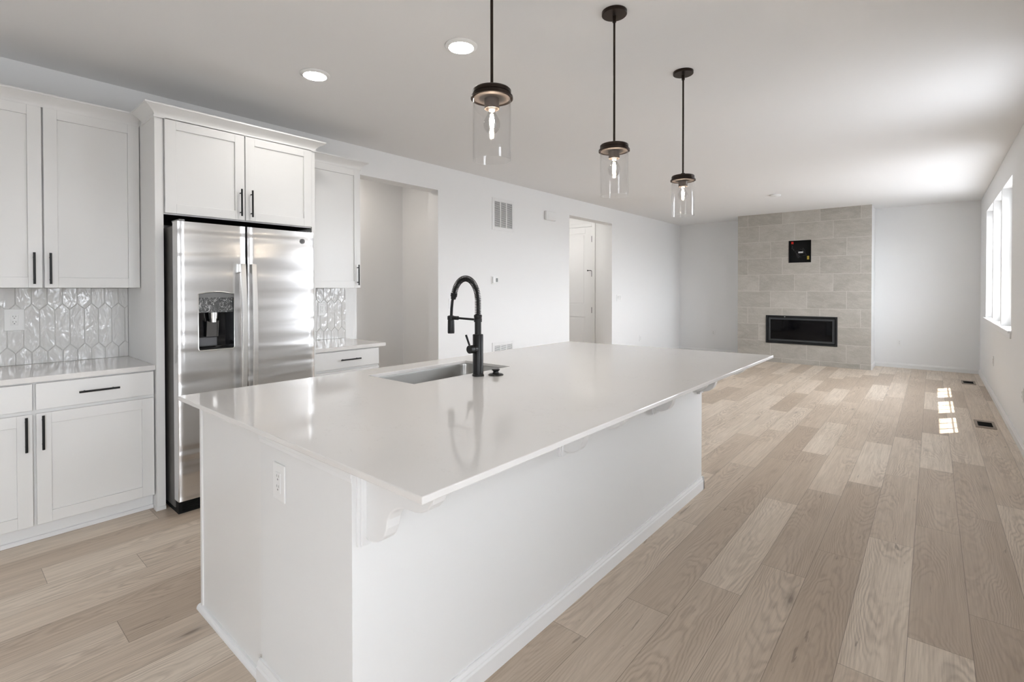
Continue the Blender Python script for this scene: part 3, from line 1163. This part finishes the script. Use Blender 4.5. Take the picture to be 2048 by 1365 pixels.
rings = []
for (ins, z, r) in ((-.018, .8955, .06), (.0, .8955, .045), (.001, .885, .045), (.006, .72, .045), (.02, .692, .05), (.05, .685, .05)):
    rings.append([(x, y, z) for x, y in rrect(2.053 + ins, 2.419 - ins, 1.448 + ins, 2.140 - ins, r)])
mb = MB()
n = len(rings[0])
vs = [p for r_ in rings for p in r_]
fs = []
for k in range(len(rings) - 1):
    for i in range(n):
        j = (i + 1) % n
        fs.append((k * n + i, k * n + j, (k + 1) * n + j, (k + 1) * n + i))
fs.append(tuple((len(rings) - 1) * n + i for i in range(n)))
mb.add(vs, fs)
bo = mb.obj('bowl', 'sink_steel', t, smooth=True, angle=60)
MB().lathe([(.045, .6852), (.045, .688), (.036, .688), (.030, .6856)], (2.236, 1.95, 0), 28).obj('drain', 'steel_handle', t, smooth=True)

# faucet
fx_, fy_ = 2.490, 1.799
t = thing('kitchen_faucet', (fx_, fy_, .914), 'matte black spring-neck pull-down faucet behind the island sink', 'faucet')
mb = MB().lathe([(.030, .914), (.030, .920), (.0265, .924), (.0265, 1.121), (.024, 1.124), (.0165, 1.124), (.0165, 1.186)], (fx_, fy_, 0), 32)
mb.obj('body', 'black', t, smooth=True)
mb = MB().lathe([(.0205, 1.186), (.0205, 1.203), (.0185, 1.206), (.0205, 1.209), (.0205, 1.221), (.014, 1.223)], (fx_, fy_, 0), 32)
mb.obj('collar', 'black', t, smooth=True)
# neck path
path = []
hx = 2.312
for i in range(12):
    path.append(Vector((fx_, fy_, 1.215 + .079 * i / 11)))
cxm, hw = (fx_ + hx) / 2, (fx_ - hx) / 2
for i in range(1, 40):
    a = PI * .93 * i / 39
    path.append(Vector((cxm + hw * math.cos(a), fy_, 1.294 + .112 * math.sin(a))))
hoseend = path[-1]


def resample(p, n):
    L = [0]
    for i in range(1, len(p)):
        L.append(L[-1] + (p[i] - p[i - 1]).length)
    out = []
    j = 0
    for k in range(n):
        s = L[-1] * k / (n - 1)
        while j < len(L) - 2 and L[j + 1] < s:
            j += 1
        f = (s - L[j]) / (L[j + 1] - L[j])
        out.append(p[j].lerp(p[j + 1], f))
    return out, L[-1]


fine, Lp = resample(path, 60)
hose = fine + [Vector((2.303, fy_, 1.29)), Vector((2.297, fy_, 1.25)), Vector((2.294, fy_, 1.20))]
MB().tube(hose, .0075, 10).obj('hose', 'black', t, smooth=True)
turns, sp = 46, 14
hp, _ = resample(path, turns * sp)
hel = []
for i, pnt in enumerate(hp):
    q0 = hp[max(i - 1, 0)]
    q1 = hp[min(i + 1, len(hp) - 1)]
    tg = (q1 - q0).normalized()
    nn = Vector((0, 1, 0))
    bb = tg.cross(nn)
    a = 2 * PI * i / sp
    hel.append(pnt + nn * (.0145 * math.cos(a)) + bb * (.0145 * math.sin(a)))
MB().tube(hel, .0019, 6).obj('spring', 'black', t, smooth=True)
tgd = (path[-1] - path[-3]).normalized()
MB().tube([hoseend - tgd * .012, hoseend + tgd * .006, hoseend + tgd * .0065, hoseend + tgd * .02], [.0175, .0175, .0145, .0135], 20).obj('spring_end_cap', 'black', t, smooth=True, angle=50)
mb = MB().lathe([(.012, 1.212), (.0195, 1.208), (.0195, 1.190), (.0165, 1.188), (.0175, 1.184), (.0185, 1.125), (.0175, 1.117)], (2.292, fy_, 0), 28)
mb.obj('spray_head', 'black', t, smooth=True)
mb = MB().tube([(2.475, fy_, 1.197), (2.335, fy_, 1.200)], .0058, 12)
mb.tube([(2.345, fy_, 1.200), (2.308, fy_, 1.200)], .0105, 14)
mb.obj('docking_arm', 'black', t, smooth=True)
mb = MB().lathe([(.0185, -.064), (.0205, -.062), (.0205, -.040), (.0190, -.039), (.0190, -.036), (.0205, -.035), (.0205, -.012)], (fx_, fy_, 1.052), 28, 1)
mb.obj('valve', 'black', t, smooth=True)
MB().tube([(fx_ - .004, fy_ - .052, 1.062), (fx_ - .030, fy_ - .055, 1.122)], [.0048, .0055], 12).obj('lever', 'black', t, smooth=True)
tag(MB().lathe([(.038, .914), (.039, .917), (.034, .921), (.018, .923), (.014, .929), (.0135, .934), (.021, .941), (.021, .944), (.018, .945)], (2.545, 1.872, 0), 32).obj('sink_stopper', 'black', smooth=True),
    'small round black stopper knob beside the faucet on the island', 'sink stopper')


# ------------------------------------------------------------------ pendants
def pendant():
    t = thing('pendant_light', (0, 0, H), '', 'pendant light', 'glass cylinder pendants over the island', local=True)
    z = -H
    MB().lathe([(.060, -.017), (.062, -.015), (.062, 0), (.0, 0)], (0, 0, 0), 40).obj('canopy', 'bronze', t, smooth=True)
    mb = MB().tube([(0, 0, -.02), (0, 0, -.664)], .0055, 12)
    mb.lathe([(.0095, -.052), (.0095, -.022)], (0, 0, 0), 16).lathe([(.012, -.664), (.012, -.648), (.008, -.646)], (0, 0, 0), 16)
    mb.obj('stem', 'bronze', t, smooth=True)
    zc0, zc1 = 2.046 - H, 2.076 - H
    mb = MB().lathe([(.0, zc1), (.066, zc1), (.070, zc1 - .004), (.070, zc1 - .016), (.068, zc1 - .017), (.068, zc1 - .019), (.0715, zc1 - .020), (.0715, zc0 + .005), (.077, zc0 + .004), (.077, zc0 - .004), (.0745, zc0 - .004), (.0735, zc0 + .002), (.0, zc0 + .002)], (0, 0, 0), 48)
    cap = mb.obj('cap', 'bronze', t, smooth=True)
    MB().lathe([(.0, zc0 + .0015), (.066, zc0 + .0015), (.066, zc0 - .002), (.027, zc0 - .0035), (.027, zc0 - .040), (.023, zc0 - .040), (.023, zc0 - .010), (.0, zc0 - .010)], (0, 0, 0), 36).obj('socket', 'bronze_light', t, smooth=True)
    g0, g1 = 1.820 - H, 2.044 - H
    MB().lathe([(.0700, g0), (.0700, g1), (.0670, g1), (.0670, g0)], (0, 0, 0), 64, closed=True).obj('glass_shade', 'pendant_glass', t, smooth=True, angle=50)
    b = 2.010 - H
    prof = [(.0125, b), (.0125, b - .010), (.014, b - .018), (.020, b - .030), (.0265, b - .042), (.0300, b - .056), (.0290, b - .069), (.0245, b - .080), (.0165, b - .088), (.007, b - .0915), (.0005, b - .092)]
    bu = MB().lathe(prof, (0, 0, 0), 32).obj('bulb', 'bulb_glass', t, smooth=True, angle=80)
    MB().lathe([(.0115, b + .006), (.0128, b + .002), (.0128, b - .006), (.009, b - .012)], (0, 0, 0), 20).obj('bulb_base', 'plastic', bu, smooth=True)
    mb = MB()
    for k in range(6):
        a = 2 * PI * k / 6
        c, s = math.cos(a), math.sin(a)
        mb.tube([(.004 * c, .004 * s, b - .022), (.0085 * c, .0085 * s, b - .045), (.006 * c, .006 * s, b - .070)], .0011, 6)
    mb.obj('filament', 'filament', bu, smooth=True)
    ld = bpy.data.lights.new('bulb_light', 'POINT')
    ld.energy = PEND_W
    ld.color = (1, .84, .66)
    ld.shadow_soft_size = .005
    lo = bpy.data.objects.new('bulb_light', ld)
    COL.objects.link(lo)
    lo.parent = t
    lo.location = (0, 0, b - .05)
    return t


PEND_W = 0.8
pp = pendant()
plabels = ['glass cylinder pendant light nearest the camera, its ceiling canopy out of view',
           'glass cylinder pendant light in the middle of the three',
           'farthest glass cylinder pendant light, nearest the fireplace']
for k, (x, y) in enumerate(((3.008, 1.338), (3.010, 2.246), (3.010, 3.150))):
    o = pp if k == 0 else copy_tree(pp)
    o.location = (x, y, H)
    o['label'] = plabels[k]


# ------------------------------------------------------------------ ceiling discs
def downlight(x, y, label):
    t = thing('recessed_light', (x, y, H), label, 'ceiling light', 'recessed lights over the kitchen aisle', local=True)
    MB().lathe([(.0, 0), (.092, 0), (.092, -.004), (.086, -.010), (.071, -.014), (.069, -.010), (0, -.010)], (0, 0, 0), 48).obj('trim_ring', 'plastic', t, smooth=True)
    MB().lathe([(.0, -.0105), (.0685, -.0105), (.0675, -.0125), (0, -.0135)], (0, 0, 0), 48).obj('diffuser', 'led', t, smooth=True)
    return t


downlight(2.178, 1.988, 'lit recessed ceiling light, the right one, near the first pendant')
downlight(1.190, 1.636, 'lit recessed ceiling light, the left one, above the refrigerator side')
mb = MB().lathe([(0, 0), (.070, 0), (.072, -.012), (.062, -.026), (.045, -.032), (0, -.033)], (2.457, 8.156, H), 40)
tag(mb.obj('smoke_detector', 'plastic', smooth=True), 'small round white smoke detector on the far ceiling', 'smoke detector')
# hall lamps that light the two side halls, out of sight above the openings
t = thing('hall_ceiling_light', (-1.0, 6.9, H), 'round flush ceiling lamp lighting the entry hall', 'ceiling light', local=True)
MB().lathe([(0, 0), (.15, 0), (.15, -.02), (.145, -.02), (0, -.02)], (0, 0, 0), 40).obj('base', 'plastic', t, smooth=True)
MB().lathe([(0, -.021), (.14, -.021), (.12, -.06), (.06, -.08), (0, -.085)], (0, 0, 0), 40).obj('diffuser', 'fixture_lamp', t, smooth=True)


t = thing('pantry_ceiling_light', (-.75, 3.0, H), 'small round ceiling lamp inside the pantry hall', 'ceiling light', local=True)
MB().lathe([(0, 0), (.12, 0), (.12, -.02), (0, -.02)], (0, 0, 0), 40).obj('base', 'plastic', t, smooth=True)
MB().lathe([(0, -.021), (.11, -.021), (.09, -.05), (0, -.065)], (0, 0, 0), 40).obj('diffuser', 'pantry_lamp', t, smooth=True)


# ------------------------------------------------------------------ wall plates (local: +X out of the wall, Y width, Z up)
def outlet(name, loc, rz, label, cat, group=None, kind='duplex', w=.072, h=.117, gangs=1):
    t = thing(name, loc, label, cat, group, rz, local=True)
    MB().box(0, .005, -w / 2, w / 2, -h / 2, h / 2).obj('plate', 'plastic', t, bevel=.003)
    for g in range(gangs):
        y = (g - (gangs - 1) / 2) * .046
        if kind == 'duplex':
            MB().box(.005, .0075, y - .0165, y + .0165, -.033, .033).obj('receptacle', 'plastic', t, bevel=.0015)
            sl = MB()
            for zc in (.0165, -.0165):
                sl.box(.0074, .0078, y - .0075, y - .005, zc + .001, zc + .009).box(.0074, .0078, y + .005, y + .0075, zc + .001, zc + .009)
                sl.lathe([(.0032, .0074), (.0032, .0078)], (0, y, zc - .006), 12, 0)
            sl.obj('slots', 'plastic_grey', t)
        else:
            MB().box(.005, .0075, y - .0165, y + .0165, -.033, .033).obj('rocker_frame', 'plastic', t, bevel=.0015)
            MB().prism([(.0075, -.030), (.0115, .030), (.0075, .030)], 1, y - .014, y + .014).obj('rocker', 'plastic', t)
    return t


LW, FW, RW = 0, -PI / 2, PI
GO = 'white wall outlets'
outlet('wall_outlet', (.0108, .337, 1.168), LW, 'white outlet on the tile backsplash left of the refrigerator', 'outlet', GO, w=.088, h=.130)
outlet('wall_outlet', (.0108, 2.322, 1.170), LW, 'white outlet on the narrow backsplash right of the refrigerator', 'outlet', GO)
outlet('wall_outlet', (2.634, IY0, .730), FW, 'white outlet plate on the near end of the island', 'outlet', GO, w=.080, h=.120)
outlet('wall_outlet', (0, 8.815, .41), LW, 'white outlet low on the left wall past the hall opening', 'outlet', GO)
outlet('wall_outlet', (.727, D, .428), FW, 'white outlet low on the far wall left of the fireplace', 'outlet', GO)
outlet('wall_outlet', (3.808, D, .432), FW, 'white outlet low on the far wall right of the fireplace', 'outlet', GO)
outlet('wall_outlet', (W, 8.48, .46), RW, 'white outlet on the right wall below the windows', 'outlet', GO)
outlet('wall_outlet', (W, 5.87, .47), RW, 'white outlet low on the right wall at the photo edge', 'outlet', GO)
outlet('light_switch', (0, 3.925, 1.185), LW, 'white rocker switch on the left wall behind the faucet', 'light switch', kind='rocker')
outlet('light_switch', (0, 7.965, 1.192), LW, 'white triple rocker switch right of the hall opening', 'light switch', kind='rocker', w=.165, gangs=3)

# thermostat
t = thing('thermostat', (0, 4.675, 1.465), 'small white thermostat with grey screen on the left wall', 'thermostat', local=True)
MB().box(0, .006, -.062, .055, -.052, .052).obj('plate', 'plastic', t, bevel=.003)
MB().box(.006, .026, -.050, .047, -.042, .042).obj('housing', 'plastic', t, bevel=.005)
MB().box(.0258, .0268, .0, .036, -.024, .024).obj('display', 'screen', t)
# door chime
t = thing('door_chime', (0, 5.862, 2.407), 'plain white door chime box high on the left wall', 'door chime', local=True)
MB().box(0, .045, -.125, .118, -.066, .066).obj('housing', 'plastic', t, bevel=.012, smooth=True, seg=4)
MB().box(.045, .047, -.075, .085, -.045, .045).obj('cover', 'plastic', t, bevel=.001)


# return-air vents
def vent(y0, y1, z0, z1, label):
    yc, zc = (y0 + y1) / 2, (z0 + z1) / 2
    t = thing('wall_vent', (0, yc, zc), label, 'vent', 'white return air vents', local=True)
    w, h = (y1 - y0) / 2, (z1 - z0) / 2
    b = .042
    mb = MB().box(0, .007, -w, -w + b, -h, h).box(0, .007, w - b, w, -h, h).box(0, .007, -w + b, w - b, -h, -h + b).box(0, .007, -w + b, w - b, h - b, h)
    iw = 2 * (w - b)
    for q in (1, 2):
        y = -w + b + iw * q / 3
        mb.box(0, .007, y - .008, y + .008, -h + b, h - b)
    mb.obj('frame', 'trim', t, bevel=.002)
    MB().box(.0002, .001, -w + b, w - b, -h + b, h - b).obj('backing', 'shadow_gap', t)
    n = int((2 * h - 2 * b) / .0135)
    lv = MB()
    for i in range(n):
        z = -h + b + (2 * h - 2 * b) * (i + .5) / n
        lv.prism([(.0012, z + .0040), (.0022, z + .0048), (.0064, z - .0025), (.0054, z - .0035)], 1, -w + b, w - b)
    lv.obj('louvres', 'trim', t)
    for zz in (h - .018, -h + .018):
        MB().lathe([(.004, .007), (.003, .009)], (0, 0, zz), 10, 0).obj('screw', 'trim', t)


vent(4.632, 5.064, 2.104, 2.513, 'white louvred return air vent high on the left wall')
vent(4.630, 5.062, .262, .670, 'white louvred return air vent low on the left wall behind the island')


# floor registers
def register(x0, x1, y0, y1, label):
    xc, yc = (x0 + x1) / 2, (y0 + y1) / 2
    t = thing('floor_register', (xc, yc, 0), label, 'floor vent', 'brown floor registers', local=True)
    w, l = (x1 - x0) / 2, (y1 - y0) / 2
    b, c = .022, .075
    MB().box(-w, w, -l, -l + c, 0, .005).box(-w, w, l - c, l, 0, .005).box(-w, -w + b, -l + c, l - c, 0, .005).box(w - b, w, -l + c, l - c, 0, .005).obj('frame', 'register', t, bevel=.002)
    MB().box(-w + b, w - b, -l + c, l - c, .0002, .0012).obj('duct_opening', 'hole', t)
    lv = MB()
    for i in range(12):
        y = -l + c + (2 * l - 2 * c) * (i + .5) / 12
        lv.prism([(y, .0014), (y + .001, .0014), (y + .0045, .0044), (y + .0035, .0044)], 0, -w + b, w - b)
    lv.obj('louvres', 'black_matte', t)


register(4.560, 4.710, 6.62, 6.98, 'brown floor register nearer the camera by the right wall')
register(4.555, 4.705, 9.50, 9.86, 'brown floor register in the far right corner')

# ------------------------------------------------------------------ fireplace
t = thing('fireplace_surround', (FPX0, FPY, 0), 'floor to ceiling chimney breast faced in beige stone-look tile', 'fireplace surround')
for xa in (FPX0, FPX1 - .02):
    MB().box(xa, xa + .02, FPY + .015, D, 0, H - .001).obj('side_wall', 'wall', t)
BX0, BX1, BZ0, BZ1 = 1.883, 2.999, .353, .863      # firebox
TX0, TX1, TZ0, TZ1 = 2.249, 2.601, 1.818, 2.214    # media box
xs = [FPX0, BX0, TX0, TX1, BX1, FPX1]
zs = [0, BZ0, BZ1, TZ0, TZ1, H - .001]
mb = MB()
for i in range(5):
    for j in range(5):
        xa, xb, za, zb_ = xs[i], xs[i + 1], zs[j], zs[j + 1]
        if j == 1 and 1 <= i <= 3:
            continue
        if j == 3 and i == 2:
            continue
        mb.box(xa, xb, FPY, FPY + .015, za, zb_)
mb.obj('tile_facing', 'stone', t)
# linear firebox
t = thing('linear_fireplace', ((BX0 + BX1) / 2, FPY, BZ0), 'wide black linear fireplace set low in the tiled chimney breast', 'fireplace')


def frame(mb, x0, x1, z0, z1, w, ya, yb):
    return mb.box(x0, x0 + w, ya, yb, z0, z1).box(x1 - w, x1, ya, yb, z0, z1).box(x0 + w, x1 - w, ya, yb, z0, z0 + w).box(x0 + w, x1 - w, ya, yb, z1 - w, z1)


frame(MB(), BX0, BX1, BZ0, BZ1, .028, FPY - .014, FPY + .06).obj('outer_frame', 'firebox_metal', t, bevel=.003)
frame(MB(), BX0 + .028, BX1 - .028, BZ0 + .028, BZ1 - .028, .014, FPY + .004, FPY + .06).obj('inner_frame', 'black_matte', t)
frame(MB(), BX0 + .042, BX1 - .042, BZ0 + .042, BZ1 - .042, .034, FPY - .004, FPY + .06).obj('bezel', 'firebox_bezel', t, bevel=.002)
MB().box(BX0 + .076, BX1 - .076, FPY + .012, FPY + .016, BZ0 + .076, BZ1 - .076).obj('glass_front', 'fire_glass', t)
mb = MB().box(BX0 + .03, BX1 - .03, FPY + .30, FPY + .31, BZ0 + .03, BZ1 - .03)
mb.box(BX0 + .03, BX0 + .04, FPY + .061, FPY + .30, BZ0 + .03, BZ1 - .03).box(BX1 - .04, BX1 - .03, FPY + .061, FPY + .30, BZ0 + .03, BZ1 - .03)
mb.box(BX0 + .04, BX1 - .04, FPY + .061, FPY + .30, BZ0 + .03, BZ0 + .04).box(BX0 + .04, BX1 - .04, FPY + .061, FPY + .30, BZ1 - .04, BZ1 - .03)
mb.obj('firebox', 'black_matte', t)
MB().box(2.188, 2.204, FPY - .018, FPY - .013, BZ1 - .026, BZ1 - .018).obj('catch', 'sticker_white', t)
# recessed media box
t = thing('recessed_media_box', ((TX0 + TX1) / 2, FPY, TZ0), 'square black recessed wiring box above the fireplace with stickers', 'media box')
mb = frame(MB(), TX0 + .001, TX1 - .001, TZ0 + .001, TZ1 - .001, .006, FPY - .004, FPY + .08)
mb.box(TX0 + .007, TX1 - .007, FPY + .070, FPY + .08, TZ0 + .007, TZ1 - .007)
mb.obj('housing', 'black_matte', t)
MB().box(TX0 + .030, TX0 + .066, FPY + .064, FPY + .0695, TZ1 - .056, TZ1 - .014).obj('red_label', 'sticker_red', t)
MB().box(TX1 - .072, TX1 - .040, FPY + .064, FPY + .0695, TZ0 + .055, TZ0 + .118).obj('yellow_label', 'sticker_yellow', t)
MB().box(2.395, 2.468, FPY + .050, FPY + .0695, 1.990, 2.016).obj('white_label', 'sticker_white', t)
mb = MB()
for k in range(5):
    a = random.random() * 6
    pts = []
    for i in range(14):
        u = i / 13
        pts.append((2.43 + .05 * math.sin(a + u * 5) + (.02 * k - .04), FPY + .055 + .008 * math.sin(u * 9 + k), 2.06 - .14 * u + .02 * math.cos(u * 8 + a)))
    mb.tube(pts, .0017, 6)
pts = [(2.285 + .03 * u + .012 * math.sin(u * 9), FPY + .06, 2.13 - .09 * u) for u in [i / 10 for i in range(11)]]
mb.tube(pts, .004, 6)
mb.obj('wires', 'wire', t, smooth=True)

for o in bpy.data.objects:
    if 'local' in o:
        del o['local']
